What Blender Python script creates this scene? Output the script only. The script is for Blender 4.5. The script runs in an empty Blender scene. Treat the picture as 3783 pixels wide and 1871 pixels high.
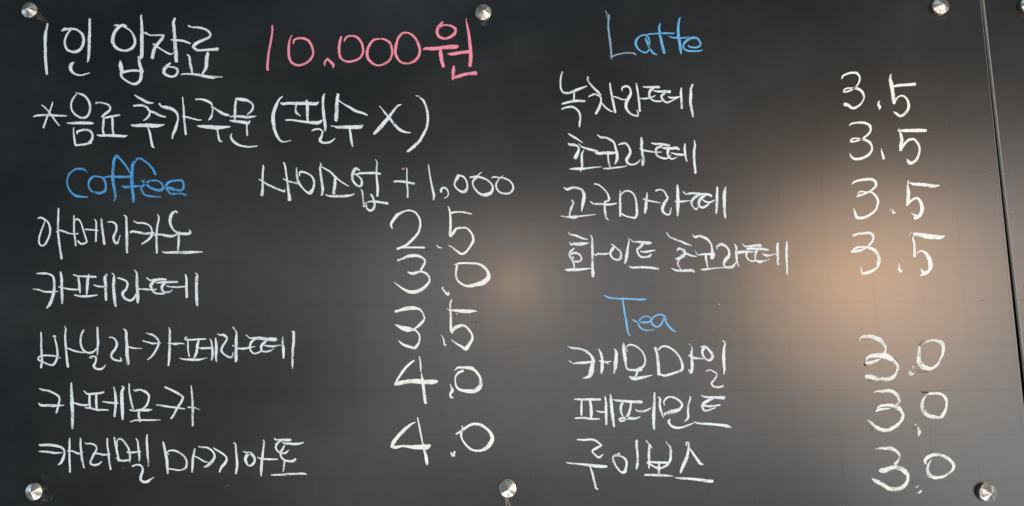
import bpy, bmesh, math, random
from mathutils import Vector, Matrix, noise
random.seed(7)
sc = bpy.context.scene
COL = sc.collection

# ------------------------------------------------------------------ camera
# the board hangs in the plane y = 0 and faces -y; sizes in metres
CAM = Vector((-0.03156742, -0.79389338, -0.12374721))
AX = Vector((0.99946116, 0.03176023, -0.0082876))
AY = Vector((0.01159325, -0.1053545, 0.99436715))
AZ = Vector((0.0307082, -0.99392742, -0.10566594))      # camera forward is +y: rows below turn it
F_PX, CX, CY, W_PX, H_PX = 2500.0, 1600.0, 935.5, 3783.0, 1871.0
cd = bpy.data.cameras.new('camera'); cam = bpy.data.objects.new('camera', cd); COL.objects.link(cam)
m = Matrix(((AX.x, AY.x, AZ.x, CAM.x), (AX.y, AY.y, AZ.y, CAM.y), (AX.z, AY.z, AZ.z, CAM.z), (0, 0, 0, 1)))
cam.matrix_world = m
cd.sensor_width = 36.0; cd.lens = 36.0 * F_PX / W_PX
cd.shift_x = (W_PX / 2 - CX) / W_PX; cd.shift_y = 0.0
cd.clip_start = 0.01; cd.clip_end = 50
sc.camera = cam

# ------------------------------------------------------------------ light
world = bpy.data.worlds.new('World'); sc.world = world; world.use_nodes = True
bg = world.node_tree.nodes['Background']
bg.inputs[0].default_value = (0.4781, 0.7128, 0.8692, 1); bg.inputs[1].default_value = 0.1
sc.view_settings.view_transform = 'Standard'; sc.view_settings.look = 'None'
sc.view_settings.exposure = 0.0; sc.view_settings.gamma = 1.0

def lamp(name, loc, target, size, power, color, size_y=None, shape='RECTANGLE'):
    d = bpy.data.lights.new(name, 'AREA'); d.shape = shape; d.size = size
    if size_y: d.size_y = size_y
    d.energy = power; d.color = color
    o = bpy.data.objects.new(name, d); COL.objects.link(o); o.location = loc
    o.rotation_euler = (Vector(target) - Vector(loc)).to_track_quat('-Z', 'Y').to_euler()
    return o
# two warm spots the board mirrors, floor bounce; other panels are added fill
lamp('floor_bounce', (-0.1, -1.1, -2.0), (0.1, 0, 0), 2.6, 24.53, (0.860, 0.940, 1.000), 1.0, 'RECTANGLE')
lamp('side_fill_left', (-2.4, -0.7, 0), (0.1, 0, 0), 1.0, 7.12, (0.550, 0.820, 1.000), 1.6, 'RECTANGLE')  # added cool fill from the left side
lamp('low_fill_centre', (0.23, -2.407, -0.984), (0.2, 0, -0.1), 2.2, 3.65, (1.000, 0.900, 0.792), 1.0, 'RECTANGLE')  # unseen panel added to lift the lower middle of the board
lamp('low_fill_right', (1.737, -2.091, -0.792), (0.2, 0, -0.1), 2.2, 0.72, (1.000, 0.844, 0.693), 1.2, 'RECTANGLE')  # added fill for the paler lower right of the board
lamp('far_fill_left', (-0.901, -2.409, -0.306), (0.2, 0, -0.1), 1.4, 1.86, (1.000, 0.879, 0.755), 1.4, 'RECTANGLE')  # added panel that fills the reflection on the left half
lamp('wide_fill_band', (0.989, -2.379, -0.194), (0.2, 0, -0.1), 3.2, 20.17, (0.860, 0.940, 1.000), 1.2, 'RECTANGLE')  # made-up broad panel, gives the board its mid-height sheen
lamp('low_side_fill_right', (2.514, -1.623, -1.365), (0.2, 0, -0.1), 2.5, 14.50, (1.000, 0.950, 0.880), 1.6, 'RECTANGLE')  # fill added low on the right to brighten that corner
lamp('tall_fill_right', (2.713, -1.669, -0.24), (0.2, 0, -0.1), 2.5, 17.32, (0.860, 0.940, 1.000), 1.8, 'RECTANGLE')  # unseen tall panel added to lighten the right end
lamp('far_fill_strip', (-0.265, -2.481, 0.207), (0.2, 0, -0.1), 2.4, 2.83, (0.926, 0.973, 1.000), 0.6, 'RECTANGLE')  # made-up strip that raises the reflection at mid height
lamp('high_cool_fill', (0.696, -1.819, 2.229), (0.2, 0, -0.1), 3.2, 12.75, (0.550, 0.820, 1.000), 1.0, 'RECTANGLE')  # added high panel, gives the dark top of the board a cool tint
lamp('warm_halo_fill_centre', (0.278, -2.485, 0.069), (0.2, 0, -0.1), 0.7, 0.76, (1.000, 0.950, 0.880), None, 'DISK')  # wider disc added around the centre spot to soften its glow
lamp('warm_spot_centre', (0.261, -2.436, 0.067), (0.2, 0, -0.1), 0.2, 2.92, (1.000, 0.542, 0.250), None, 'DISK')
lamp('pale_halo_fill_right', (1.85, -2.17, 0.028), (0.2, 0, -0.1), 1.8, 2.12, (1.000, 0.950, 0.880), None, 'DISK')  # broad pale disc added to spread the right glow
lamp('warm_halo_fill_right', (1.713, -2.148, 0.023), (0.2, 0, -0.1), 0.9, 13.84, (1.000, 0.590, 0.308), None, 'DISK')  # added disc behind the right spot, widens its warm glow
lamp('warm_spot_right', (1.688, -2.105, 0.038), (0.2, 0, -0.1), 0.35, 4.00, (1.000, 0.500, 0.200), None, 'DISK')

# ------------------------------------------------------------------ helpers
def ray(px, py):
    v = AX * ((px - CX) / F_PX) + AY * (-(py - CY) / F_PX) - AZ
    return v
def at(px, py, depth=0.0):
    """the point in front of the wall (depth metres proud of the board face) that the photo shows at px, py"""
    v = ray(px, py); t = (-depth - CAM.y) / v.y
    return CAM + v * t
def tag(o, label=None, cat=None, group=None, kind=None):
    for k, v in (('label', label), ('category', cat), ('group', group), ('kind', kind)):
        if v: o[k] = v
    return o
def mesh_obj(name, verts, faces, mat, parent=None, smooth=False):
    me = bpy.data.meshes.new(name); me.from_pydata([tuple(v) for v in verts], [], faces); me.update()
    me.materials.append(mat)
    if smooth:
        for p in me.polygons: p.use_smooth = True
    o = bpy.data.objects.new(name, me); COL.objects.link(o)
    if parent: o.parent = parent
    return o
def empty(name, loc):
    o = bpy.data.objects.new(name, None); COL.objects.link(o); o.location = loc; o.empty_display_size = .02
    return o
class NT:
    def __init__(s, name):
        s.m = bpy.data.materials.new(name); s.m.use_nodes = True; s.t = s.m.node_tree
        s.b = s.t.nodes['Principled BSDF']; s.out = s.t.nodes['Material Output']
    def n(s, typ, **kw):
        x = s.t.nodes.new(typ)
        for k, v in kw.items():
            if k.startswith('i_'):
                key = k[2:]; key = int(key) if key.isdigit() else key.replace('_', ' ')
                x.inputs[key].default_value = v
            else: setattr(x, k, v)
        return x
    def l(s, a, b): s.t.links.new(a, b)
    def math(s, op, a, b=None, clamp=False):
        x = s.t.nodes.new('ShaderNodeMath'); x.operation = op; x.use_clamp = clamp
        for i, v in enumerate((a, b)):
            if v is None: continue
            if isinstance(v, (int, float)): x.inputs[i].default_value = v
            else: s.l(v, x.inputs[i])
        return x.outputs[0]
    def ramp(s, fac, stops):
        x = s.t.nodes.new('ShaderNodeValToRGB'); cr = x.color_ramp
        while len(cr.elements) < len(stops): cr.elements.new(.5)
        for e, (p, c) in zip(cr.elements, stops):
            e.position = p; e.color = (c, c, c, 1) if isinstance(c, (int, float)) else (*c, 1)
        s.l(fac, x.inputs[0]); return x.outputs[0]

# ------------------------------------------------------------------ materials
def board_material():
    M = NT('matt_black_board')
    geo = M.n('ShaderNodeNewGeometry'); sep = M.n('ShaderNodeSeparateXYZ'); M.l(geo.outputs['Position'], sep.inputs[0])
    X, Z = sep.outputs[0], sep.outputs[2]
    # faint ruled guide lines every 50 mm, pencilled on the board
    wob = M.n('ShaderNodeTexNoise', i_Scale=9.0, i_Detail=1.0); M.l(geo.outputs['Position'], wob.inputs['Vector'])
    w = M.math('MULTIPLY', M.math('SUBTRACT', wob.outputs[0], .5), .012)
    u = M.math('ADD', M.math('ADD', M.math('ADD', M.math('MULTIPLY', X, UA), M.math('MULTIPLY', Z, UB)), UC), M.math('MULTIPLY', M.math('MULTIPLY', X, Z), UD))
    v = M.math('ADD', M.math('ADD', M.math('MULTIPLY', X, -0.0726), M.math('MULTIPLY', Z, -19.9989)), 0.00975)
    lines = []
    for c in (u, v):
        c = M.math('ADD', c, w)
        d = M.math('ABSOLUTE', M.math('SUBTRACT', M.math('FRACT', M.math('ADD', c, .5)), .5))
        lines.append(M.ramp(d, [(0.0, 1.0), (.008, .8), (.018, 0.0)]))
    ln = M.math('MAXIMUM', lines[0], lines[1])
    br = M.n('ShaderNodeTexNoise', i_Scale=26.0, i_Detail=3.0); M.l(geo.outputs['Position'], br.inputs['Vector'])
    ln = M.math('MULTIPLY', ln, M.ramp(br.outputs[0], [(.3, .25), (.65, .95)]))
    # wiped chalk dust: cloudy, with soft diagonal wiping streaks
    mp = M.n('ShaderNodeMapping', i_Scale=(3.0, 3.0, 5.0)); mp.inputs['Rotation'].default_value = (0, .5, 0); M.l(geo.outputs['Position'], mp.inputs['Vector'])
    dn = M.n('ShaderNodeTexNoise', i_Scale=1.6, i_Detail=5.0, i_Roughness=.55, i_Distortion=.15); M.l(mp.outputs[0], dn.inputs['Vector'])
    dust = M.ramp(dn.outputs[0], [(.42, 0.0), (.75, 1.0)])
    mp2 = M.n('ShaderNodeMapping', i_Scale=(60.0, 60.0, 9.0)); mp2.inputs['Rotation'].default_value = (0, .9, 0); M.l(geo.outputs['Position'], mp2.inputs['Vector'])
    sn = M.n('ShaderNodeTexNoise', i_Scale=1.0, i_Detail=4.0); M.l(mp2.outputs[0], sn.inputs['Vector'])
    dust = M.math('MULTIPLY', dust, M.ramp(sn.outputs[0], [(.3, .55), (.7, 1.0)]))
    gr = M.n('ShaderNodeTexNoise', i_Scale=900.0, i_Detail=2.0); M.l(geo.outputs['Position'], gr.inputs['Vector'])
    mix = M.n('ShaderNodeMixRGB'); mix.inputs[1].default_value = (.0105, .0118, .0125, 1); mix.inputs[2].default_value = (.029, .031, .032, 1)
    M.l(dust, mix.inputs[0])
    gm = M.n('ShaderNodeMixRGB', blend_type='MULTIPLY'); gm.inputs[0].default_value = 1
    M.l(mix.outputs[0], gm.inputs[1]); M.l(M.ramp(gr.outputs[0], [(.3, .7), (.7, 1.3)]), gm.inputs[2])
    M.l(gm.outputs[0], M.b.inputs['Base Color'])
    sp = M.math('SUBTRACT', .62, M.math('MULTIPLY', ln, .125))
    sp = M.math('MULTIPLY', sp, M.ramp(gr.outputs[0], [(.3, .94), (.7, 1.06)]))
    M.l(sp, M.b.inputs['Specular IOR Level'])
    rn = M.math('ADD', M.math('MULTIPLY', dn.outputs[0], .06), ROUGH)
    M.l(rn, M.b.inputs['Roughness'])
    M.b.inputs['Coat Weight'].default_value = COATW; M.b.inputs['Coat Roughness'].default_value = .15; M.b.inputs['Coat IOR'].default_value = 1.35
    bp = M.n('ShaderNodeBump', i_Strength=.05, i_Distance=.0004); M.l(gr.outputs[0], bp.inputs['Height']); M.l(bp.outputs[0], M.b.inputs['Normal'])
    return M.m
def chalk_material(name, col, cover=.40):
    M = NT(name)
    uv = M.n('ShaderNodeAttribute', attribute_name='stroke'); sep = M.n('ShaderNodeSeparateXYZ'); M.l(uv.outputs['Vector'], sep.inputs[0])
    geo = M.n('ShaderNodeNewGeometry')
    g = M.n('ShaderNodeTexNoise', i_Scale=620.0, i_Detail=4.0, i_Roughness=.7); M.l(geo.outputs['Position'], g.inputs['Vector'])
    c = M.n('ShaderNodeTexNoise', i_Scale=70.0, i_Detail=2.0); M.l(geo.outputs['Position'], c.inputs['Vector'])
    cmb = M.n('ShaderNodeCombineXYZ')
    M.l(M.math('MULTIPLY', sep.outputs[0], 130.0), cmb.inputs[0]); M.l(M.math('MULTIPLY', sep.outputs[1], 2.6), cmb.inputs[1]); M.l(M.math('MULTIPLY', sep.outputs[2], 1.0), cmb.inputs[2])
    st = M.n('ShaderNodeTexNoise', i_Scale=1.0, i_Detail=3.0); M.l(cmb.outputs[0], st.inputs['Vector'])
    h = M.math('ADD', M.math('ADD', M.math('MULTIPLY', g.outputs[0], .40), M.math('MULTIPLY', c.outputs[0], .35)), M.math('MULTIPLY', st.outputs[0], .35))
    edge = M.math('POWER', M.math('ABSOLUTE', sep.outputs[1]), 4.0)
    h = M.math('SUBTRACT', h, M.math('MULTIPLY', edge, .07))
    a = M.ramp(h, [(cover - .015, 0.05), (cover + .055, 1.0)])
    M.l(a, M.b.inputs['Alpha'])
    mix = M.n('ShaderNodeMixRGB'); mix.inputs[1].default_value = (*[x * .72 for x in col], 1); mix.inputs[2].default_value = (*col, 1)
    M.l(M.ramp(h, [(cover + .03, 0.0), (cover + .16, 1.0)]), mix.inputs[0]); M.l(mix.outputs[0], M.b.inputs['Base Color'])
    M.b.inputs['Roughness'].default_value = .85; M.b.inputs['Specular IOR Level'].default_value = .2
    return M.m
def simple(name, col, rough=.5, metal=0.0, spec=.5, var=.15, scale=120.0):
    M = NT(name); geo = M.n('ShaderNodeNewGeometry')
    g = M.n('ShaderNodeTexNoise', i_Scale=scale, i_Detail=4.0); M.l(geo.outputs['Position'], g.inputs['Vector'])
    mix = M.n('ShaderNodeMixRGB'); mix.inputs[1].default_value = (*[max(0, x * (1 - 2 * var)) for x in col], 1); mix.inputs[2].default_value = (*[x * (1 + var) for x in col], 1)
    M.l(g.outputs[0], mix.inputs[0]); M.l(mix.outputs[0], M.b.inputs['Base Color'])
    M.b.inputs['Roughness'].default_value = rough; M.b.inputs['Metallic'].default_value = metal; M.b.inputs['Specular IOR Level'].default_value = spec
    return M.m
def pin_material():
    M = NT('scuffed_steel'); tc = M.n('ShaderNodeTexCoord'); geo = M.n('ShaderNodeNewGeometry')
    g = M.n('ShaderNodeTexNoise', i_Scale=260.0, i_Detail=5.0, i_Roughness=.7); M.l(geo.outputs['Position'], g.inputs['Vector'])
    k = M.ramp(g.outputs[0], [(.40, 0.0), (.60, 1.0)])
    mix = M.n('ShaderNodeMixRGB'); mix.inputs[1].default_value = (.36, .33, .29, 1); mix.inputs[2].default_value = (.86, .80, .71, 1)
    M.l(k, mix.inputs[0]); M.l(mix.outputs[0], M.b.inputs['Base Color'])
    M.b.inputs['Metallic'].default_value = .82
    M.l(M.ramp(g.outputs[0], [(.3, .34), (.7, .20)]), M.b.inputs['Roughness'])
    return M.m
ROUGH = .25
COATW = .25
UA, UB, UC, UD = 19.964, 0.3667, 0.0554, 0.0

# chalk strokes: T origin and scale of a detail of the photograph, W one written character, S one stroke (x,y,width)
STROKES = """
T 100 40 4.2475
W one white 1
S 320,207,30 310,280,38 288,380,50 286,600,46 295,830,48 312,993,36
W in white 인
S 545,318,22 590,288,48 640,292,36 700,285,34 780,300,30 850,350,35 885,430,42 885,500,45 850,590,46 790,635,46 720,648,38 640,620,35 600,560,38 590,500,32 600,440,32 630,370,32 685,300,28
S 983,132,34 982,300,42 975,500,48 970,650,45 965,740,42 948,806,18
S 735,815,18 700,835,50 680,890,58 700,950,45 760,1000,32 850,1013,25 920,995,22 985,978,9
T 400 40 4.2457
W ip white 입
S 85,236,8 125,228,26 158,224,22
S 285,243,25 225,226,36 160,262,50 110,320,50 78,400,56 68,470,56 90,540,50 150,600,40 250,628,34 340,608,42 400,555,45 420,490,40 405,420,40 380,360,25 330,300,22 230,245,25
S 517,72,24 515,120,34 523,200,42 528,350,52 526,500,56 526,650,56 520,725,60 510,755,30
S 185,785,15 192,830,50 198,880,62 210,940,56 225,970,40! 300,950,36 400,938,34 500,946,36 545,950,36
S 205,960,40 200,1010,40 230,1060,28 300,1112,28 380,1148,34 440,1145,40 495,1100,45 515,1030,48 518,940,50 500,860,52 485,800,42 475,720,22
W jang white 장
S 580,352,40 610,362,28 650,385,24 760,385,26 870,385,34! 840,445,44 770,530,50 715,620,56 700,690,50 690,740,55
S 705,522,20 760,560,26 850,620,26 930,665,26 990,685,22 1018,660,16
S 1045,122,34 1022,190,44 1030,300,52 1042,430,52 1050,560,54 1062,680,62 1068,795,56
S 980,455,14 1030,462,32 1120,468,34 1210,485,34 1285,518,22
S 975,820,18 930,860,48 880,920,54 870,970,48 920,1015,40 990,1035,34 1050,1022,36 1090,975,42 1080,920,42 1030,890,30 970,882,22 915,883,26
W ryo white 료
S 1262,240,34 1310,262,12
S 1322,263,24 1400,262,30 1500,285,34 1570,325,36 1607,370,30! 1580,420,36 1480,465,40 1380,515,52 1330,570,46! 1400,618,36 1550,616,38 1650,608,48 1715,605,48
S 1240,690,20 1270,720,28 1285,820,40 1300,900,44 1318,985,26
S 1562,665,44 1548,720,56 1540,820,56 1530,900,50 1480,985,28
S 1145,1003,16 1210,992,24 1350,998,32 1450,1015,44 1550,1035,46 1650,1045,52 1720,1038,30 1785,1040,20
T 940 60 5.3075
W won_one pink 1
S 349,172,12 348,210,36 353,270,38 340,390,40 310,560,38 280,720,42 262,880,46 255,980,46 262,1055,54
W zero pink 0
S 740,380,14 715,410,22 695,450,30 675,560,46 670,700,50 685,830,48 740,920,48 820,960,44 900,962,42 990,935,42 1080,870,44 1140,780,42 1150,690,44 1120,580,46 1065,490,48 990,445,48 900,435,40 810,448,36 772,480,38 762,538,26
W comma pink ,
S 1380,970,22 1378,910,38 1428,838,40! 1500,905,48 1548,960,50 1538,1020,16
W zero pink 0
S 1700,408,38 1675,500,48 1660,620,50 1668,750,52 1700,830,48 1780,885,40 1880,893,42 1980,870,42 2080,810,42 2130,700,42 2118,580,46 2070,480,46 2000,410,42 1900,387,34 1820,405,34 1775,450,34 1762,495,22
T 1300 60 4.9
W zero pink 0
S 520,410,28 600,425,34 690,490,46 725,600,40 725,700,42 680,800,44 590,865,40 480,895,34 380,860,44 300,780,50 275,690,52 290,590,46 340,490,48 400,430,36 520,410,28
W zero pink 0
S 905,310,34 1000,302,32 1090,345,38 1160,420,44 1215,540,48 1228,640,44 1200,740,48 1120,825,44 1010,858,34 900,840,34 820,760,44 785,650,54 800,530,52 840,400,46 905,320,44
W won pink 원
S 1645,105,26 1600,160,50 1560,210,54 1540,280,52 1560,350,52 1620,395,44 1700,405,42 1800,370,52 1870,300,52 1870,230,52 1800,180,38 1700,162,30 1620,180,34 1575,220,40
S 1290,612,12 1330,590,50 1450,590,60 1600,578,68 1750,562,72 1870,558,78 1915,550,50
S 1600,590,30 1612,680,72 1625,800,66 1655,915,54
S 2070,45,12 2078,130,26 2105,260,44 2130,430,56 2148,620,60 2150,760,68 2138,900,66
S 1730,682,12 1810,688,56 1950,665,54 2140,645,54
S 1848,903,28 1840,950,56 1835,1040,66 1828,1150,30
S 1830,1125,28 1900,1100,54 2050,1055,54 2180,1040,66 2240,1035,76
T 110 335 4.9538
W star white *
S 418,210,14 405,270,24 370,370,28 335,440,34 290,560,34 250,680,36
S 215,266,12 260,295,22 310,345,26 360,400,28 400,460,30 460,545,30 543,645,18
S 68,480,20 130,460,34 240,452,36 400,455,38 520,460,38 630,463,30 682,464,12
W eum white 음
S 838,42,22 890,55,34 980,85,36 1050,150,36 1095,240,44 1105,330,44 1085,420,48 1040,480,46 970,502,38 890,480,36 810,420,36 765,340,34 758,250,32 790,150,32 850,75,28
S 690,598,26 760,598,38 900,595,50 1050,595,54 1130,600,48 1170,600,14
S 803,682,24 800,740,24 812,850,34 825,950,38 840,1005,40! 900,998,34 1000,988,42 1070,970,40 1140,962,10
S 872,795,20 868,755,34 950,728,40 1050,722,44 1120,755,40 1148,830,40 1135,900,48 1090,950,46 1050,975,20
W ryo white 료
S 1212,228,38 1250,222,26 1340,230,34 1440,265,34 1475,320,34 1455,370,38 1380,430,44 1320,478,32! 1360,502,36 1480,478,38 1600,455,40 1645,450,34
S 1352,510,30 1345,620,44 1338,720,40 1355,805,34
S 1512,500,36 1515,620,44 1520,720,36 1530,810,36
S 1228,810,12 1290,825,36 1400,822,42 1520,825,50 1640,830,46 1730,840,42 1790,820,10
W chu white 추
S 1918,82,18 1990,130,40 2080,180,46 2170,225,46 2262,226,18
S 1900,280,30 2000,272,40 2080,278,40 2150,315,38 2190,370,28! 2195,430,38 2150,500,44 2082,550,16
S 2150,352,14 2210,380,34 2300,415,44 2400,465,42 2482,482,30
S 1860,632,24 1900,645,44 2020,640,62 2150,640,72 2300,648,70 2400,638,40 2462,620,12
S 2160,670,22 2195,770,38 2220,900,42 2245,1020,40 2275,1045,24
T 600 335 4.9538
W ga white 가
S -55,242,36 -20,290,30 60,310,60 150,330,56 220,370,50 270,430,44 285,520,34 265,610,46 230,720,56 195,800,40 180,880,26
S 370,125,24 378,220,22 390,340,32 398,500,38 410,650,44 428,805,36
S 370,470,24 440,485,28 560,515,30 650,540,24 715,537,14
W ju white 주
S 610,162,32 700,160,32 800,185,46 890,235,36 920,300,28! 918,400,36 890,490,50 845,540,20
S 895,300,22 950,325,28 1050,390,52 1120,430,50 1210,452,40
S 640,650,22 720,658,54 850,668,68 980,680,78 1080,675,56 1180,668,38 1242,662,14
S 1005,680,22 1015,790,32 1035,890,36 1060,930,28 1092,935,20
W mun white 문
S 1345,150,32 1400,160,50 1480,168,64 1560,185,50 1640,240,40 1660,310,34 1620,380,36 1550,445,18
S 1345,180,34 1332,300,44 1328,420,48 1326,525,34
S 1235,478,20 1320,472,36 1450,478,46 1560,490,54 1640,480,36 1712,470,12
S 1232,550,16 1300,560,44 1400,572,48 1500,585,56 1570,595,60 1605,548,12
S 1548,610,22 1545,700,32 1552,820,36
S 1270,788,16 1255,850,38 1290,920,44 1370,985,46 1450,1015,34 1560,1030,30 1650,1027,28 1738,1017,16
W bracket white (
S 2198,110,18 2140,160,36 2080,280,54 2035,410,60 2025,540,66 2040,650,60 2070,770,56 2120,870,44 2180,930,34 2250,940,22 2350,912,12
T 1080 335 4.9538
W pil white 필
S -215,222,16 -180,245,46 -80,235,50 60,235,56 200,238,60 350,240,60 440,245,62 482,205,12
S 68,260,40 60,340,36 75,410,44 148,468,12
S 262,185,46 275,300,50 275,420,52 280,560,40
S -115,542,32 0,540,28 120,560,36 280,580,42 400,590,58 480,590,62 530,555,40 556,545,12
S 585,62,22 565,130,44 560,240,42 568,380,54 580,500,50 600,620,58 600,735,34
S 358,738,20 420,710,34 500,708,28 555,750,28! 535,840,44 505,910,54 560,955,36 640,955,38 710,935,36 780,875,14
W su white 수
S 810,65,18 845,70,30 825,120,52 815,260,64 808,400,68 800,545,66
S 855,190,22 930,240,26 1050,310,40 1160,375,50 1280,410,40 1370,450,26
S 712,650,22 760,655,14 820,670,48 940,668,56 1060,672,66 1180,668,72 1250,665,66 1295,628,10
S 1045,700,26 1065,800,42 1080,920,44 1100,1025,34
W ex white X
S 1590,285,12 1630,320,14 1680,390,34 1760,480,42 1850,600,46 1950,705,48 2060,760,34 2172,773,12
S 1990,260,18 1930,280,36 1860,360,46 1770,480,56 1680,590,68 1590,700,72 1495,792,40
W bracket white )
S 2265,98,18 2325,105,12
S 2335,130,20 2400,190,42 2450,300,44 2475,420,46 2480,540,42 2460,670,42 2400,800,48 2320,930,56 2220,1030,60 2110,1115,44
T 230 560 5.152
W coffee blue Coffee
S 492,408,8 440,360,32 370,335,40 280,335,40 190,375,40 120,450,36 95,550,26 100,650,28 150,750,34 230,830,44 330,862,44 480,866,26
S 630,455,20 560,500,48 510,560,46 500,650,34 540,740,36 640,785,44 740,790,52 810,745,50 830,650,34 810,560,46 770,505,36 700,482,34 620,475,40
S 790,490,20 830,490,36 900,478,34 1050,485,50 1180,485,44 1300,480,44
S 985,935,30 1010,870,54 1000,740,54 970,600,56 960,450,60 970,300,56 985,170,54 1030,75,44! 1110,150,38 1200,260,38 1270,370,36 1310,430,30 1290,460,14
S 1352,960,40 1355,850,56 1335,740,60 1325,600,64 1325,450,60 1330,330,60 1350,230,64 1400,165,58 1460,135,40 1540,165,40 1640,240,34 1720,330,40 1772,440,40
S 1135,658,24 1200,680,44 1320,670,50 1450,660,28 1550,655,30
S 1572,532,10 1545,560,22 1498,555,20! 1600,630,44 1700,700,40 1800,738,48 1890,735,56 1920,670,40 1870,590,32 1780,555,26 1680,560,36 1600,600,44 1535,660,44 1500,700,50 1530,780,44 1590,835,34 1720,855,36 1880,868,16
S 1945,690,30 2020,690,50 2120,725,56 2230,745,50 2300,715,46 2310,640,36 2280,560,44 2200,550,40 2080,565,46 2000,610,52 1975,680,50 2020,760,46 2070,810,46 2200,800,44 2290,812,44 2368,838,16
T 940 580 4.9538
W sa white 사
S 145,150,14 165,185,30 152,300,38 150,440,38 148,580,44 138,700,60
S 80,412,16 140,445,24 250,510,32 400,580,34 550,635,34
S 560,590,10 550,635,24
S 535,100,20 560,170,38 580,300,34 600,440,36 620,600,44 635,720,56 640,790,60
S 525,400,14 600,440,30 700,468,36 800,490,38
W i white 이
S 825,350,20 830,285,36 900,280,34 1000,320,34 1070,390,34 1092,480,36 1075,580,44 1040,640,70 1020,670,60 950,640,34 880,570,32 820,490,44 780,380,40 768,200,18
S 1195,105,10 1222,140,26 1200,200,34 1215,330,40 1232,480,50 1248,600,52 1235,700,40
W jeu white 즈
S 1220,180,18 1300,222,30 1400,285,30 1480,370,36 1580,450,26 1722,538,18
S 1475,370,36 1475,470,50 1465,570,56 1450,670,54
S 1295,685,12 1350,715,26 1450,722,40 1600,720,48 1700,715,48 1780,700,30 1828,675,16
W eop white 업
S 1930,258,14 1890,225,40 1845,225,56 1805,300,60 1790,400,44 1840,490,36 1910,540,32 1955,520,50 1965,440,34 1920,370,28 1840,320,28
S 1850,318,26 1980,300,38 2120,298,40 2240,298,46 2300,310,44
S 2212,45,10 2245,110,24 2235,230,32 2238,400,36 2255,560,46 2250,720,34
S 1950,598,18 1975,650,32 1992,780,32 2010,905,50
S 2010,905,40 2035,850,34 2120,818,34 2250,825,40 2350,838,44 2435,855,50
S 2130,690,34 2165,740,34 2195,830,38 2195,910,44 2160,970,48 2110,985,44 2060,945,30 2045,880,28
T 1440 610 5.3667
W plus white +
S 88,332,40 160,325,40 280,335,46 400,355,46 485,368,44
S 325,55,10 342,100,20 338,220,24 342,370,34 355,500,34 355,640,38
W one white 1
S 765,-5,18 785,130,26 810,300,34 845,470,42 875,600,48 870,690,30
W comma white ,
S 1022,540,36 1010,500,46 1050,450,44! 1110,460,34 1155,530,24 1155,610,24 1088,662,18
W zero white 0
S 1352,180,14 1340,250,64 1300,320,44 1285,400,34 1350,490,34 1440,535,50 1510,510,66 1540,430,40 1520,320,34 1460,235,34 1380,212,40
W zero white 0
S 1825,148,12 1785,170,26 1740,220,24
S 1595,245,34 1680,235,44 1760,235,44 1860,265,36 1960,320,34 2030,400,40 2040,490,50 1980,570,70 1880,595,64 1780,570,40 1700,490,36 1650,400,34 1655,310,40 1720,260,44
W zero white 0
S 2248,215,14 2200,245,20
S 2018,262,14 2060,238,30 2160,252,32 2280,268,36 2380,320,34 2440,400,34 2440,490,44 2380,555,40 2290,570,36 2180,540,36 2115,460,32 2115,360,32 2175,270,26
T 120 760 4.025
W a white 아
S 80,192,18 120,180,28 180,205,26 230,250,26 258,320,30 262,400,30 240,480,30 190,570,28 140,600,22 100,560,26 100,480,26 130,380,24 165,290,20 185,225,14
S 388,45,22 382,200,30 380,350,32 388,480,32 410,640,32 432,790,34
S 355,392,14 410,370,24 480,390,26 540,415,24
W me white 메
S 615,150,20 618,260,28 618,400,28 635,500,24 645,600,22
S 540,415,20 640,425,22 680,415,14
S 625,225,30 660,200,26 710,235,24 745,330,22 775,430,26 810,540,24! 770,565,30 720,570,30 675,528,24
S 785,355,20 860,360,22 978,372,16
S 918,203,10 945,240,22 948,350,26 945,450,26 943,535,24
S 1025,205,34 1035,320,32 1050,440,34 1068,575,32
W ri white 리
S 1115,245,12 1190,245,28 1245,290,28 1245,370,32 1205,470,36 1225,545,34 1265,560,28 1305,440,10
S 1360,145,14 1395,175,34 1398,300,34 1402,430,40 1405,570,42 1408,700,32
W ka white 카
S 1505,232,16 1560,258,26 1650,262,26 1740,300,28 1775,370,26 1770,450,40 1720,510,36 1625,572,18
S 1455,400,28 1500,385,34 1600,405,36 1700,415,40 1810,405,20
S 1862,135,14 1880,190,24 1858,300,30 1845,440,32 1845,560,36 1850,705,26
S 1805,440,20 1900,430,26 2000,450,40 2080,455,40 2150,425,26
W no white 노
S 2155,118,10 2140,85,26 2085,110,44 2050,190,48 2050,270,38 2095,360,26 2160,405,32 2240,420,40 2320,420,46 2350,400,34 2330,360,12
S 2185,390,20 2175,480,38 2172,570,34 2162,668,18
S 1930,688,14 1990,700,28 2120,696,38 2280,698,46 2400,692,34 2530,690,12
T 110 970 4.025
W ka white 카
S 103,165,12 180,165,30 270,170,30 340,205,28 362,270,32 365,370,36 350,470,44 310,600,46 255,678,24
S 48,396,14 120,405,24 220,435,28 320,438,26 418,432,12
S 458,145,24 470,230,40 475,350,38 480,480,38 482,612,26
S 430,362,18 500,380,20 600,400,28 720,405,24
W pe white 페
S 650,185,20 720,205,24 820,208,28 920,215,30 985,215,26
S 720,215,28 732,300,36 738,380,38 748,455,16
S 875,185,24 862,260,44 855,360,44 845,480,20
S 665,485,20 730,500,28 820,505,34 910,500,28 1005,485,12
S 955,335,20 1010,355,28 1100,362,26
S 1145,180,30 1118,220,44 1128,350,46 1130,450,44 1135,560,34
S 1218,160,14 1250,185,18 1250,250,42 1245,380,48 1258,500,46 1265,590,44 1280,655,24
W ra white 라
S 1302,230,14 1360,245,26 1430,275,28 1455,330,30 1430,400,36 1380,460,44 1410,530,34 1480,565,34 1540,545,34 1580,470,14
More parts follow.
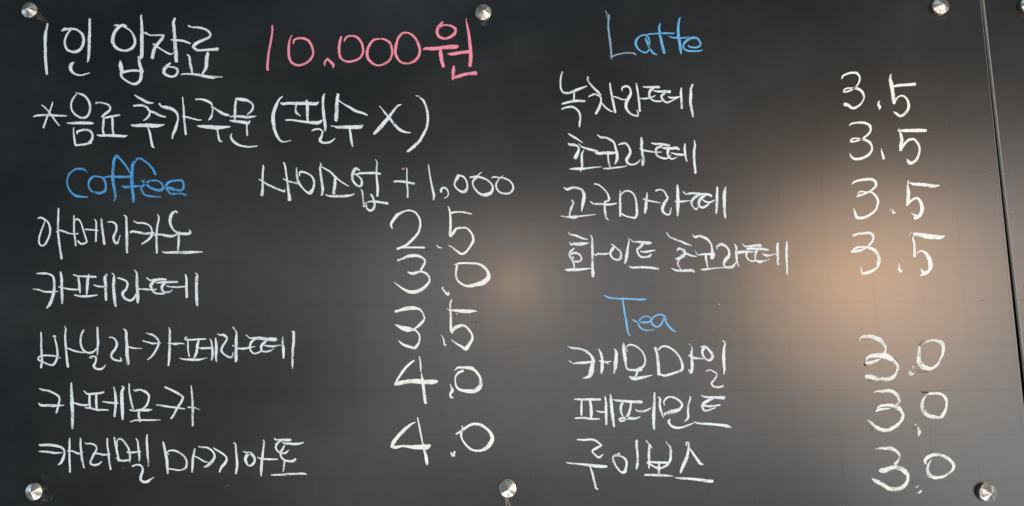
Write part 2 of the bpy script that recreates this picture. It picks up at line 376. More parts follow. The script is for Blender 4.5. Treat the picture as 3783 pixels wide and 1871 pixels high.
S 1555,110,10 1590,160,28 1595,270,44 1600,400,46 1605,520,52 1605,595,36
S 1610,400,20 1700,400,28 1810,408,24
W tte white 떼
S 1740,232,22 1790,270,18
S 1795,265,20 1850,262,34 1940,252,36 2025,255,30
S 1880,265,24 1820,310,48 1800,360,42 1850,445,34 1920,465,28 2000,462,30
S 1810,408,24 1850,405,26 1895,398,10
S 1885,305,20 1980,295,34 2100,292,34 2195,292,30
S 2010,310,28 1970,350,46 1965,400,40 2000,440,30 2080,440,28 2122,408,12
S 2038,352,16 2120,365,26 2200,368,26 2310,358,20
S 2315,185,22 2330,250,32 2330,370,38 2335,520,34
S 2460,162,14 2490,180,20 2485,230,46 2478,350,40 2480,480,44 2485,570,44 2490,640,34
T 120 1190 4.7704
W ba white 바
S 150,182,22 155,320,32 155,450,36 162,580,36 165,700,40 150,805,34
S 362,258,20 388,245,34 415,262,14
S 390,255,24 408,350,32 432,460,36 440,560,40 430,650,36 380,740,42 340,762,34 250,738,30 170,695,30 110,670,34 102,640,28 150,600,28 250,590,30 380,600,28 498,636,10
S 565,78,14 588,120,26 575,250,36 585,420,38 600,580,38 612,700,40 625,790,42
S 605,455,20 720,505,30 850,535,22 940,535,18
W nil white 닐
S 905,145,26 870,200,34 848,290,38 850,390,36 885,480,32 940,530,32 1010,548,36 1080,520,34 1130,465,20
S 1145,95,30 1148,220,36 1155,360,44 1148,460,38 1143,588,12
S 1055,640,14 1000,628,18 1060,605,30 1120,620,28! 1115,700,38 1080,780,44 1125,825,38 1180,835,40 1240,815,34 1288,755,14
W ra white 라
S 1350,270,16 1420,280,24 1470,330,32 1488,400,40 1450,490,44 1395,560,44 1390,620,40 1440,665,34 1520,685,30 1560,690,30! 1562,660,26 1548,628,14
S 1610,125,22 1650,175,40 1655,320,48 1665,450,56 1668,580,58 1685,700,62 1680,745,46
S 1695,440,24 1780,462,26 1925,470,12
W ka white 카
S 2008,195,14 2050,210,14
S 2055,215,20 2110,225,34 2180,275,28 2225,345,30 2210,430,36 2150,540,36 2090,620,30 2025,668,16
S 1938,330,18 2020,355,22 2120,380,34 2200,375,22 2262,370,14
S 2405,98,14 2420,160,36 2418,280,40 2420,420,46 2412,560,48 2405,680,38 2395,768,32
S 2388,376,18 2480,385,34 2520,390,44 2580,378,26 2640,380,22 2678,388,12
T 630 1190 5.3667
W pe white 페
S 322,300,24 290,320,30 300,348,36 400,355,34 560,345,34 695,338,26
S 345,360,28 345,480,34 352,600,36 375,690,24
S 558,370,36 530,480,54 520,580,48 490,670,46 455,712,14
S 182,715,24 240,738,28 380,745,44 530,752,48 640,735,30 722,712,16
S 550,495,16 590,522,18
S 605,525,40 700,518,44 780,520,42 855,518,16
S 782,335,14 812,400,34 825,520,40 835,620,50 815,755,32
S 895,318,20 900,400,46 908,500,54 905,620,54 900,700,44 912,788,26
W ra white 라
S 928,235,14 980,260,28 1040,255,50 1095,290,44 1120,330,34 1085,400,44 1030,490,46 1010,570,48 1060,640,36 1150,695,40 1200,700,44 1235,660,26 1238,600,14
S 1240,108,26 1290,175,12
S 1300,175,20 1308,230,34 1300,360,54 1302,500,60 1300,620,58 1300,740,62 1290,790,34
S 1232,470,26 1255,475,24
W tte white 떼
S 1498,258,20 1565,320,22
S 1570,320,24 1680,325,50 1800,325,66 1900,340,64 2000,345,76 2070,350,80 2095,350,60
S 1690,340,30 1610,390,56 1575,470,44 1580,550,36 1640,620,34 1720,620,34 1800,575,30
S 1330,525,34 1440,530,44 1560,510,28 1678,488,14
S 1910,375,24 1840,430,60 1795,500,50 1820,580,38 1900,590,36 1980,570,34 2048,528,14
S 1865,465,16 1950,480,40 2040,485,44 2100,470,30 2190,460,12
S 2228,295,16 2222,400,44 2235,510,54 2240,600,54 2240,720,30
S 2402,190,20 2440,200,50 2440,280,50 2440,420,58 2425,540,50 2420,700,44 2418,830,40 2418,925,12
T 120 1390 4.025
W ka white 카
S 105,188,14 160,208,28 240,220,28 330,262,28 390,305,28 400,360,30 385,430,32 355,545,30
S 90,402,14 130,435,34 240,438,42 340,440,38 468,434,12
S 578,98,18 580,200,36 585,320,48 590,440,52 595,560,50 595,680,40 592,780,30
S 560,402,20 615,400,20 700,425,32 780,432,30 850,425,26
W pe white 페
S 768,222,20 810,268,24! 900,265,34 980,258,30 1062,240,22
S 850,280,32 848,380,36 858,470,28
S 948,280,36 948,380,36 955,485,36
S 785,470,22 860,478,26 950,502,30 1040,502,26 1130,505,14
S 1042,380,16 1120,392,26 1200,400,30 1272,400,16
S 1208,158,12 1230,260,34 1240,380,44 1232,480,36 1220,600,30
S 1330,150,12 1355,175,30 1330,230,42 1328,340,48 1335,460,50 1338,570,44 1340,648,24
W mo white 모
S 1438,115,18 1440,220,26 1460,340,30 1480,430,32 1495,480,30
S 1502,200,20 1525,215,30 1600,205,28 1680,235,36 1730,290,32 1728,350,28 1700,430,30 1640,485,22
S 1445,505,18 1500,512,30 1620,505,38 1700,508,44 1772,498,20
S 1585,520,26 1580,590,36 1595,640,28 1600,685,16
S 1460,680,20 1520,660,24 1620,655,26 1760,655,24 1898,652,18
W ka white 카
S 1972,165,28 2050,200,28 2150,250,36 2220,295,34 2240,320,32! 2210,390,38 2150,480,34 2100,580,32 2060,632,24
S 1842,428,18 1920,440,28 2020,455,28 2140,470,28 2262,488,18
S 2360,145,14 2370,260,26 2380,380,32 2385,500,38 2382,640,34 2382,738,26
S 2312,465,22 2400,468,26 2490,502,14
T 120 1600 4.9538
W kae white 캐
S 125,215,20 150,225,40 280,218,50 400,230,50 500,255,44 570,300,34 585,370,40 560,470,52 520,545,44 472,582,18
S 118,340,14 200,342,32 320,355,38 420,368,36 540,360,14
S 680,98,24 678,220,40 675,400,36 680,560,38 688,715,38
S 640,330,18 720,328,28 780,355,30 850,378,34 925,350,16
S 880,98,28 880,220,38 890,360,40 910,500,44 945,642,24
W reo white 러
S 958,175,12 990,200,22 1060,195,28 1130,215,30 1172,260,32 1165,320,34 1120,400,40 1080,480,42 1060,540,40 1090,580,38 1160,590,40 1220,565,30 1268,522,14
S 1108,378,18 1200,380,32 1300,400,34 1418,390,20
S 1370,100,24 1370,220,32 1390,360,36 1400,480,38 1430,670,28
W mel white 멜
S 1495,78,20 1515,180,38 1545,330,40 1565,430,44 1575,515,30
S 1550,250,26 1550,150,28 1590,110,34 1650,130,38 1710,210,34 1760,290,32 1780,380,36 1785,460,42 1775,530,26
S 1530,462,12 1580,490,36 1650,512,40 1720,505,40 1785,490,34
S 1725,340,14 1760,362,34 1860,355,32 1985,342,16
S 1895,105,16 1925,160,32 1940,300,36 1955,420,38 1955,512,26
S 2098,32,22 2092,160,40 2100,280,42 2108,420,44 2120,520,30 2122,612,14
S 1830,610,36 1880,590,34 1960,585,34 2010,630,30 2015,700,40 1985,790,46 1985,860,46 2040,900,44 2110,890,56 2160,850,30 2225,812,10
T 600 1600 4.6
W ma white 마
S 10,148,14 25,200,38 50,330,44 75,450,48 80,560,44 92,690,24
S 105,368,14 85,335,18 110,305,24 200,300,32 300,345,34 380,410,32 415,500,34 400,590,36! 340,625,30 280,635,28 180,620,26 100,610,28
S 550,270,24 540,330,34 518,440,40 512,560,38 505,668,24
S 550,395,20 620,430,24 700,480,26 780,500,14
W kki white 끼
S 618,230,24 680,245,26 760,250,30 840,300,34 885,370,36 875,440,42 810,520,50 760,560,44 708,580,18
S 870,255,16 920,290,28 1010,345,34 1080,400,32 1092,450,36 1060,520,48 1000,590,42 970,665,26
S 1210,172,20 1242,190,24 1250,300,34 1265,440,38 1270,560,44 1250,688,36
W a white 아
S 1378,318,16 1440,340,40 1500,345,50 1550,400,42 1570,450,36 1550,510,44 1500,555,40 1450,540,36 1410,450,50 1430,390,56 1480,345,30
S 1718,120,16 1728,160,30 1715,280,36 1700,400,40 1685,540,46 1680,640,44 1680,732,20
S 1620,415,20 1680,440,28 1800,448,34 1955,448,22
W tto white 또
S 1905,88,16 1920,115,26
S 1932,120,22 2020,118,34 2100,122,50 2150,122,54 2192,122,18
S 2010,135,26 1950,180,36 1925,250,34 1960,310,30 2020,345,30 2080,345,30 2120,320,28 2145,292,12
S 2030,152,14 2080,178,28 2180,185,38 2290,188,42 2390,165,24
S 2075,215,20 2045,270,36 2010,340,36 2020,410,36 2070,460,34 2150,480,38 2220,478,46 2265,440,28
S 2075,480,32 2065,570,30 2052,660,16
S 1852,715,24 1960,712,34 2100,705,42 2250,695,34 2400,692,34 2450,710,12
T 1400 740 5.6
W two cream 2
S 275,590,20 250,500,50 300,410,60 380,310,66 460,260,50 560,222,34 640,215,32 730,240,34 800,310,38 845,400,44 855,500,44 835,620,46 780,720,50 680,830,56 580,920,50 500,960,40 420,985,30
S 385,1010,50 450,985,40 600,978,40 760,980,36 935,982,44
W dot cream .
S 1195,930,14 1230,975,26 1300,988,14
W five cream 5
S 1425,128,10 1455,180,34 1468,260,34 1478,360,42 1480,480,48 1478,600,54 1470,700,48 1478,750,44
S 1490,280,30 1530,255,44! 1640,245,30 1780,255,34 1912,288,26
S 1490,740,50 1540,670,60 1600,590,50 1680,575,44 1800,575,34 1880,640,38 1935,730,40 1950,840,52 1900,940,50 1830,1040,46 1770,1100,48 1700,1112,48 1620,1060,40 1520,980,30 1445,940,16
T 1400 920 5.6
W three cream 3
S 395,240,46 480,205,40 600,155,60 700,140,70 800,145,56 900,185,44 950,245,38 940,310,44 900,380,50 865,438,44
S 595,480,18 680,510,60 760,495,60 840,472,40 920,480,38 1000,530,40 1045,600,36 1040,680,44 960,780,60 860,850,70 740,890,76 640,890,72 520,840,44 400,760,28 312,690,10
W dot cream .
S 1335,795,14 1305,815,24 1360,880,34 1400,935,44 1440,950,40! 1450,935,30 1428,890,22
W zero cream 0
S 1620,330,36 1598,440,50 1592,540,40 1620,640,36 1690,710,38 1800,765,44 1920,765,70 2020,735,80 2130,710,100 2230,640,100 2270,550,80 2230,440,50 2150,360,50 2050,310,44 1920,300,44 1780,295,40 1660,300,36 1560,330,20
T 1400 1090 5.6
W three cream 3
S 345,345,60 400,330,50 480,305,60 580,280,84 700,275,78 800,285,50 870,325,40 920,410,34 940,490,36 900,560,50 830,630,60 740,700,34
S 328,612,16 400,650,50 500,690,90 600,710,110 700,720,60 770,745,40 830,820,36 845,900,34 820,1000,44 770,1075,60 720,1100,50 620,1070,56 530,1045,50 450,990,36 405,945,12
W dot cream .
S 1280,825,6 1322,880,18 1345,960,28 1355,1040,30 1400,1035,20
W five cream 5
S 1505,100,24 1478,180,38 1475,290,36 1485,400,40 1488,520,46 1488,640,52 1500,740,66 1520,795,30
S 1410,280,6 1450,315,24 1560,320,44 1700,335,70 1850,345,80 1930,335,50 2025,340,14
S 1530,740,60 1580,680,70 1680,640,66 1770,640,44 1840,700,44 1910,790,38 1935,890,48 1920,940,60 1870,1020,70 1830,1080,80 1790,1120,80 1720,1075,50 1620,1020,34 1495,930,12
T 1400 1290 5.6
W four cream 4
S 730,235,26 660,290,46 560,380,54 470,500,50 390,620,44 330,735,44
S 345,740,40 420,710,90 540,680,84 700,665,90 860,675,100 1000,680,90 1100,680,100 1200,672,56
S 838,158,20 858,280,34 862,380,36 865,475,14
S 878,495,14 895,600,44 915,740,60 935,900,62 950,1020,62 965,1120,54
W dot cream .
S 1475,725,8 1495,790,26 1520,860,60 1480,920,50 1480,980,40 1505,1010,36 1535,1000,28
W zero cream 0
S 1565,445,16 1640,385,44 1750,385,46 1900,395,76 1990,450,54 2070,550,46 2105,660,60 2090,780,90 2000,860,90 1900,875,90 1750,860,60 1660,835,50 1600,770,40 1578,660,28 1590,560,34 1650,490,50 1740,450,50
T 1400 1510 5.6
W four cream 4
S 765,280,10 700,305,34 600,375,60 500,465,72 400,570,70 310,690,76 260,790,60
S 250,780,40 340,805,70 460,778,50 600,785,54 740,800,90 860,800,100 980,795,118 1050,760,60
S 798,190,26 830,330,32 855,470,38 880,600,36 905,720,28 935,860,40 970,980,60 985,1080,70 995,1160,34
W dot cream .
S 1492,905,18 1500,950,36 1540,960,50 1565,895,44
S 1510,985,20 1565,975,36
W zero cream 0
S 1715,350,12 1728,390,26 1725,420,22
S 1595,530,30 1700,470,50 1820,380,48 1920,330,54 2010,320,60 2120,345,56 2230,420,50 2310,510,60 2345,600,80 2320,700,90 2240,800,80 2130,860,60 2020,872,46 1900,840,44 1790,740,40 1720,630,36 1700,530,44 1735,440,30
T 2210 40 6.283
W latte palebluefirst Latte
S 165,5,14 200,60,20 195,120,16 215,190,12
S 248,95,34 245,180,44 232,280,42 238,420,46 255,560,48 275,700,52 290,850,52 300,950,44 308,1105,44
S 300,1075,40 400,1035,36 520,1000,34 650,980,34 780,985,34 850,1000,34 870,1032,22
S 1090,620,12 1130,720,60 1180,850,44 1160,930,34 1110,975,40 1040,960,36 950,910,36 890,830,50 870,760,56 890,680,52 950,610,36 1030,568,30 1100,570,34 1160,620,44 1185,700,40 1180,850,46 1220,920,44 1290,995,44 1365,1022,16
S 1130,552,20 1240,540,34 1400,532,36 1560,525,44 1720,530,36 1772,520,14
S 1425,292,14 1435,330,36 1415,360,36 1418,440,52 1435,560,60 1465,700,64 1495,830,66 1530,985,60
S 1905,155,22 1885,210,40 1862,330,50 1855,460,60 1865,600,66 1890,750,64 1910,880,68 1925,1005,34
S 1620,588,14 1700,620,34 1800,632,40 1950,635,40 2050,625,34 2108,602,12
S 2082,805,20 2140,845,38 2250,855,44 2340,830,50 2375,770,52 2340,690,44 2280,635,44 2160,640,56 2060,690,60 1990,770,50 1970,840,40 2020,905,40 2120,940,44 2250,940,38 2360,935,34 2425,908,12
T 2060 255 4.9538
W nok white 녹
S 90,50,18 65,130,30 52,250,32 65,370,34 110,435,34 200,440,40 300,410,44 420,360,44 545,312,12
S 340,365,10 312,400,28 300,500,30 298,590,30
S 85,642,36 200,610,42 350,585,46 420,588,44 500,590,34
S 80,735,36 160,705,36 260,695,36 340,730,36 395,800,36 415,880,36 405,980,38 400,1060,26
W cha white 차
S 548,145,20 560,170,34 545,200,24 600,280,34 680,370,38 750,430,38 795,485,18
S 570,508,22 650,470,32 730,475,34 790,530,30 790,620,36 760,710,52 700,820,44
S 800,610,18 850,680,26 920,740,30 1000,785,22
S 955,265,26 975,400,36 1005,550,42 1035,700,46 1055,795,48
S 990,500,20 1080,520,26 1180,560,26 1260,565,20
W ra white 라
S 1185,400,18 1175,360,26 1230,320,42 1300,330,40 1340,400,34 1330,480,54 1280,570,60 1250,660,54 1270,750,44 1350,830,36 1430,858,36 1470,870,24! 1475,820,26 1450,755,14
S 1440,265,22 1455,360,34 1475,480,38 1492,620,42 1505,775,38
S 1500,540,20 1600,545,34 1700,525,30 1790,490,18
W tte white 떼
S 1562,328,20 1650,335,34 1750,335,42 1858,335,48
S 1760,350,34 1690,410,50 1680,500,36 1720,560,30 1800,592,30 1900,592,28
S 1752,398,16 1830,415,34 1950,415,48 2055,418,56
S 1960,450,34 1905,490,44 1915,550,36 1960,600,36 2010,615,38 2080,590,26 2150,550,20 2235,515,14
S 2022,510,16 2070,530,34 2150,525,28 2240,510,24
S 2262,352,26 2258,450,44 2265,560,44 2275,720,40
S 2470,288,34 2440,370,44 2440,480,56 2430,600,50 2450,720,48 2480,878,30
T 2080 490 4.9538
W cho white 초
S 95,20,14 150,55,34 250,115,34 360,190,12
S 100,205,28 130,225,48 220,230,44 290,275,30! 280,350,50 250,410,66 225,465,70
S 285,205,12 350,265,30 450,300,40 550,325,40 635,345,24
S 378,328,18 345,400,38 345,520,46 350,600,40 322,715,18
S 118,672,16 200,665,40 320,665,50 420,660,36 550,642,26 705,628,12
W ko white 코
S 632,45,16 690,90,34 780,95,36 880,140,40 940,200,34 965,300,40 990,400,52 985,500,54 950,575,24
S 585,368,14 640,385,46 750,375,52 850,378,54 955,370,36
S 820,350,30 828,480,36 845,580,36 858,640,24
S 740,660,22 830,660,34 950,645,32 1080,630,26 1175,612,12
W ra white 라
S 1018,225,22 1070,205,36 1140,200,42 1200,260,40 1230,340,44 1210,420,56 1165,490,56 1180,560,46 1260,590,36 1330,575,34 1390,530,26 1412,498,14
S 1432,92,24 1440,180,56 1440,280,44 1455,400,52 1465,500,62 1460,595,50
S 1405,292,20 1480,325,34 1600,350,30 1700,362,28 1808,358,14
W tte white 떼
S 1620,192,20 1680,210,36 1800,215,42 1945,240,40
S 1800,250,40 1720,290,54 1700,340,44 1720,420,34 1800,465,36 1900,475,30 1978,410,12
S 1810,280,16 1880,290,44 2000,290,50 2070,285,58 2125,310,36
S 1925,310,54 1915,380,46 1935,450,34 1990,485,32 2040,475,24 2082,452,14
S 1982,372,18 2060,395,34 2150,410,46 2235,405,24
S 2232,212,28 2228,300,42 2240,420,38 2265,525,34
S 2402,138,12 2415,230,38 2400,350,50 2400,480,44 2410,600,44 2425,742,44
T 2060 680 4.025
W go white 고
S 92,50,10 140,85,40 220,58,34 310,65,36 370,100,34 392,170,46 385,250,52 370,320,40 358,405,14
S 210,240,16 235,285,30 205,350,44 185,420,34 180,472,24
S 55,480,16 140,490,26 260,495,52 300,485,30 430,470,18 562,455,10
W gu white 구
S 545,0,16 600,10,22 680,70,22 740,140,24 765,215,36 760,245,28! 700,275,20
S 490,262,16 540,298,26 650,300,30 780,308,36 870,290,22
S 705,262,30 700,350,28 710,440,38 725,510,28 760,538,12
W ma white 마
S 932,100,16 930,220,30 930,340,36 932,480,30
S 940,170,18 980,120,24 1050,105,24 1120,140,24 1160,220,26 1175,330,34 1178,450,38 1150,508,34! 1080,495,24 1010,478,26 945,440,22
S 1330,130,14 1328,170,24 1318,260,38 1312,350,46 1297,430,30
S 1270,222,18 1340,245,26 1430,265,24 1528,282,12
W ra white 라
S 1460,100,26 1530,85,22 1590,120,28 1640,215,30! 1590,290,46 1560,370,46 1580,430,34 1640,460,30 1670,440,30 1690,352,10
S 1782,18,26 1785,120,42 1790,250,48 1788,350,54 1785,475,24
S 1745,262,18 1850,262,30 1980,248,12
W tte white 떼
S 1868,118,20 1905,155,20! 2000,140,34 2130,150,36 2250,160,40 2285,185,34
S 2120,150,34 2040,200,44 1990,270,34 2010,340,26 2065,380,28 2090,335,14
S 2190,170,34 2120,230,46 2100,290,40 2120,340,34 2170,350,36 2250,300,22
S 2155,232,16 2200,265,28 2260,275,28 2335,245,20
S 2375,50,26 2370,200,42 2368,330,40 2358,440,26
S 2500,45,16 2485,120,46 2478,230,50 2478,350,46 2482,430,44 2495,502,26
T 2070 850 5.9907
W hwa white 화
S 170,45,8 215,100,36 310,115,44 420,155,50 500,190,40 610,212,14
S 200,270,16 240,335,40! 300,305,60 400,315,80 500,310,70 628,290,14
S 308,405,24 240,470,56 200,550,50 250,650,36 300,695,50 400,700,60 460,660,52 465,600,40 400,530,36 320,510,50 240,540,40
S 265,575,10 290,630,40
S 265,670,34 300,760,36 308,830,34
S 95,882,14 160,885,60 280,880,66 400,885,66 500,870,50 680,850,18
S 652,110,8 700,165,30 705,300,44 710,500,56 710,700,60 715,850,60 722,950,80 722,1030,60
S 735,525,6 790,575,26
W i white 이
S 790,560,30 830,530,40 950,535,44 1020,530,40 1130,510,30
S 1125,315,14 1180,350,34 1250,410,34 1320,470,34 1345,550,50 1330,630,70 1270,665,40 1180,640,40 1120,570,40 1110,500,50 1140,440,80 1190,380,30
S 1505,175,12 1525,230,22 1505,330,40 1485,450,56 1470,560,70 1450,680,60 1430,735,40
W teu white 트
S 1560,200,8 1605,260,24 1720,265,40 1850,280,60 1950,290,76 2010,290,40
S 1820,320,60 1770,380,76 1700,430,50 1720,520,40 1790,600,50 1900,600,50 1980,580,56 2010,530,24
S 1770,475,26 1870,490,50 1980,470,44 2098,452,20
S 1520,805,18 1600,835,44 1750,828,52 1900,830,50 2050,845,50 2170,865,44
T 2440 850 5.2571
W cho white 초
S 115,50,18 170,130,26! 280,180,34 400,225,36 500,270,44 605,305,18
S 330,400,26 360,360,60 400,375,34 460,395,34 480,450,34 430,510,76 300,570,30
S 415,410,10 500,460,36 600,500,40 700,518,20
S 470,510,26 370,570,30 335,640,26 360,720,28 400,775,24
S 215,748,14 300,785,36 400,795,44 520,790,54 600,785,60 660,815,34
W ko white 코
S 625,97,12 680,145,44 750,115,44 850,150,56 930,200,44 985,290,34 1005,400,50 1015,480,90 1000,550,70
S 668,400,14 720,485,24! 820,475,40 950,470,44 1030,480,60
S 880,490,36 885,560,44 905,660,32 918,735,20
S 790,768,16 850,770,40 980,752,34 1100,742,28 1250,735,20
W ra white 라
S 1105,380,16 1090,330,40! 1160,285,60 1220,290,56 1300,350,40 1335,420,44 1330,500,60 1270,580,70 1230,650,44 1240,700,34 1310,730,44 1400,715,50 1460,640,24
S 1400,735,36 1260,740,14
S 1440,275,14 1475,350,46 1470,450,50 1480,560,44 1485,620,36 1525,712,16
S 1490,440,60 1580,430,56 1680,425,44 1830,425,14
W tte white 떼
S 1590,270,12 1645,320,26 1750,315,44 1860,300,50 1920,300,64 1965,310,28
S 1680,370,40 1780,365,50 1900,368,54 2000,375,54 2095,395,40
S 1690,430,34 1665,500,34 1710,580,30 1800,610,34 1840,580,30 1840,500,34 1870,400,50
S 1840,590,20 1930,620,60 2000,605,34 2128,570,12
S 1975,465,12 2060,500,54 2140,490,34 2228,470,26
S 2280,262,40 2270,350,50 2275,480,60 2275,600,44 2280,680,26 2305,660,12
S 2450,220,14 2455,300,40 2445,420,48 2450,550,44 2455,700,38 2462,855,34
T 2220 1080 7.494
W tea paleblue Tea
S 95,88,28 180,140,44 300,165,44 500,180,44 700,185,46 900,195,48 1100,205,50 1245,200,36
S 600,155,24 612,280,44 635,420,56 655,560,52 685,720,50 710,860,52 730,1000,52 755,1120,44 800,1200,26 832,1190,14
S 925,758,16 880,768,26 950,810,40 1050,825,50 1200,842,54 1330,825,48 1390,760,44 1350,695,34 1270,665,30 1170,690,36 1090,750,44 1035,830,50 1040,900,46 1100,990,40 1200,1045,36 1330,1055,26 1490,1025,10
S 1830,775,20 1790,690,44 1720,640,44 1640,620,38 1520,650,44 1430,720,44 1390,810,50 1440,900,50 1540,960,44 1630,930,44 1700,830,40 1745,705,30! 1790,800,44 1860,920,52 1950,1020,60 2030,1080,40 2095,1108,14
T 2080 1250 4.1548
W kae white 캐
S 75,128,12 140,152,32 240,160,30 340,195,40 420,255,34 460,330,50 450,430,66 430,520,84 400,590,60 305,615,14
S 90,345,12 160,390,20! 250,380,36 350,375,40 488,355,20
S 548,160,14 590,260,40 600,350,44 600,450,50 590,540,26
S 560,345,18 640,362,26 738,358,16
S 640,365,20 700,395,16
S 785,160,12 815,215,44 812,320,56 805,430,58 782,540,24
W mo white 모
S 920,65,8 990,205,14
S 928,100,36 935,200,50 955,320,50 965,420,30 1000,480,28 1080,490,34 1200,485,46
S 975,130,16 1030,100,26 1120,125,26 1210,200,24 1255,290,26 1260,370,30 1225,440,34 1150,470,30
S 1150,500,34 1125,560,34 1108,610,34
S 1020,595,24 1080,620,60 1180,610,50 1280,590,30 1368,565,12
W ma white 마
S 1405,145,30 1440,230,34 1455,340,44 1465,450,48 1470,560,44
S 1420,140,10 1468,185,16! 1500,140,28 1580,125,30 1690,180,30 1780,280,30 1830,400,40 1820,490,40 1720,530,38 1560,575,36 1485,550,30
S 1935,85,8 1980,150,14 1970,230,38 1980,350,44 1980,460,46 1965,535,34 1925,480,14
S 1925,265,16 2000,300,36 2080,310,30 2160,318,12
W il white 일
S 2118,135,20 2180,130,34 2240,180,34 2295,260,50 2270,330,44 2210,330,30 2150,270,34 2140,190,44 2180,145,30
S 2448,35,14 2488,80,20 2472,150,34 2465,280,50 2472,400,46 2475,480,40 2468,558,14
S 2198,505,22 2260,490,24 2340,530,26 2360,570,28 2320,640,32 2280,690,30 2310,740,30 2380,755,34 2455,735,36
T 2100 1450 4.1548
W pe white 페
S 88,105,16 180,110,32 350,110,36 488,112,36
S 205,120,28 200,230,34 200,350,30
S 330,120,32 345,220,44 352,320,46 345,390,30
S 105,398,24 220,392,32 340,408,34 480,408,18
S 432,285,14 490,303,30 570,300,26
S 562,62,16 575,150,34 578,280,40 578,380,40 582,490,34
S 645,28,16 655,120,44 665,250,48 680,370,46 700,525,30
W peo white 퍼
S 692,110,12 740,125,30 850,135,36 980,145,44 1120,148,50
S 835,155,36 805,220,40 805,290,36 835,370,18
S 962,165,26 950,250,34 920,340,44 870,420,36 810,440,34 780,415,30 820,395,30 940,400,44 1040,400,34 1098,375,18
S 1028,262,12 1070,290,28 1180,285,36 1265,240,16
S 1322,5,20 1318,130,44 1310,280,48 1308,420,48 1315,560,38
W min white 민
S 1382,72,20 1410,110,34 1400,180,34 1420,280,36 1460,388,14
S 1475,198,14 1465,140,22 1520,80,30 1600,75,30 1690,120,32 1745,190,34 1700,265,50 1600,295,66 1480,335,50
S 1862,58,14 1872,95,26 1845,180,30 1835,290,32 1835,390,34 1780,452,14
S 1562,415,18 1538,450,40 1580,515,36 1660,545,36 1750,535,34 1850,500,26 1922,475,14
W teu white 트
S 2038,48,10 2100,72,30 2220,78,40 2390,85,56
S 2220,95,34 2110,145,46 2055,205,44 2070,260,34 2110,285,30 2250,240,20
S 2080,205,30 2180,215,36 2325,195,26
S 1930,458,18 2020,478,30 2180,488,36 2350,505,40 2440,520,44 2498,540,14
T 2080 1600 4.4414
W ru white 루
S 238,110,28 350,115,34 470,110,34 560,140,34 630,205,28! 550,250,44 480,300,28 520,355,26 590,405,40 655,350,16
S 62,488,20 150,500,30 300,515,36 450,530,48 600,550,54 715,552,38
S 440,545,26 480,660,32 510,780,38 540,900,40 575,922,24
W i white 이
S 925,340,34 850,375,40 815,395,30! 830,460,40 880,560,34 950,640,30 1010,640,60 1035,560,40 1040,470,38 1000,410,34 930,380,26 870,380,20
S 1210,125,34 1210,220,46 1220,330,36 1225,440,40 1220,530,50 1205,590,26
W bo white 보
S 1370,125,18 1375,145,16 1440,210,20 1455,248,14
S 1415,210,34 1410,330,42 1412,460,40 1412,582,20
S 1690,150,18 1720,190,10 1765,240,44 1765,350,40 1760,440,42 1710,520,40 1620,575,32 1540,575,34 1440,520,26 1380,485,30 1450,480,30 1560,485,38 1720,490,34
S 1575,495,16 1575,560,44 1572,670,26
S 1342,690,28 1420,690,36 1560,695,40 1680,698,36 1800,710,12
W seu white 스
S 2025,205,26 2025,160,26 2060,165,26 2060,250,36 2045,350,44 2010,460,56 1960,560,50 1930,650,34
S 2075,245,16 2130,330,32 2200,430,42 2250,500,44 2300,520,18
S 1842,735,14 1950,745,36 2100,755,40 2250,770,46 2350,785,50 2450,790,54
T 3080 240 6.1333
W three cream 3
S 182,320,22 215,250,44 320,200,44 430,180,54 520,190,56 580,260,44 588,340,40 550,440,38 480,520,38 380,580,36 280,615,34 220,615,30! 250,555,34 340,530,44 450,535,56 560,550,60 650,620,56 685,710,44 670,800,36 600,900,44 500,970,56 410,980,60 330,920,66 250,895,80
W dot cream .
S 1050,815,10 1015,860,44 1020,920,70 1050,960,66 1035,1015,20
W five cream 5
S 1295,218,22 1280,320,64 1300,420,90 1325,550,84 1350,700,92 1370,870,70
S 1330,505,20 1420,475,60 1560,460,60 1700,452,60 1840,440,76
S 1390,830,30 1450,740,40 1530,700,40 1600,720,46 1670,800,50 1700,920,64 1680,1020,56 1600,1120,60 1500,1165,60 1420,1105,56 1355,1065,16
T 3100 430 6.1333
W three cream 3
S 232,215,16 270,175,34 380,150,44 520,145,56 620,165,56 700,225,60 715,310,44 670,400,46 570,480,44 460,540,44 340,575,44 260,575,44! 280,525,36 350,500,30 480,515,44 600,540,56 700,600,60 740,690,44 740,770,50 680,860,60 580,930,56 440,970,60 330,960,60 260,890,40 248,845,20
W dot cream .
S 958,725,10 962,790,30 990,880,56 1010,960,64
W five cream 5
S 1355,262,10 1350,330,26
S 1335,330,30 1450,325,66 1600,325,74 1800,325,84 1970,325,60
S 1370,350,28 1400,430,64 1420,530,74 1405,640,80 1395,770,70
S 1400,740,70 1470,640,60 1560,550,56 1660,520,56 1730,550,56 1800,650,50 1825,760,50 1800,880,50 1740,1000,56 1650,1060,80 1590,1050,90 1540,975,24
T 3100 640 6.1333
W three cream 3
S 288,255,18 340,205,44 480,160,56 640,140,66 760,150,70 830,210,60 830,290,50 770,360,50 710,405,44
S 400,540,30 480,500,60 560,480,50 640,440,60 740,440,50 830,520,56 880,620,56 875,710,50 830,830,50 730,920,60 600,1000,64 480,1020,66 400,1000,70 360,900,50 335,805,16
S 420,520,20 440,440,30 520,420,36 640,440,30
W dot cream .
S 1185,805,12 1138,855,12
S 1225,825,20 1215,880,40 1240,910,50 1275,885,24
W five cream 5
S 1568,180,34 1560,250,24
S 1555,265,26 1565,400,76 1570,520,86 1560,640,86 1540,730,50
S 1605,228,30 1700,250,66 1850,260,76 2000,275,80 2120,295,80 2275,280,20
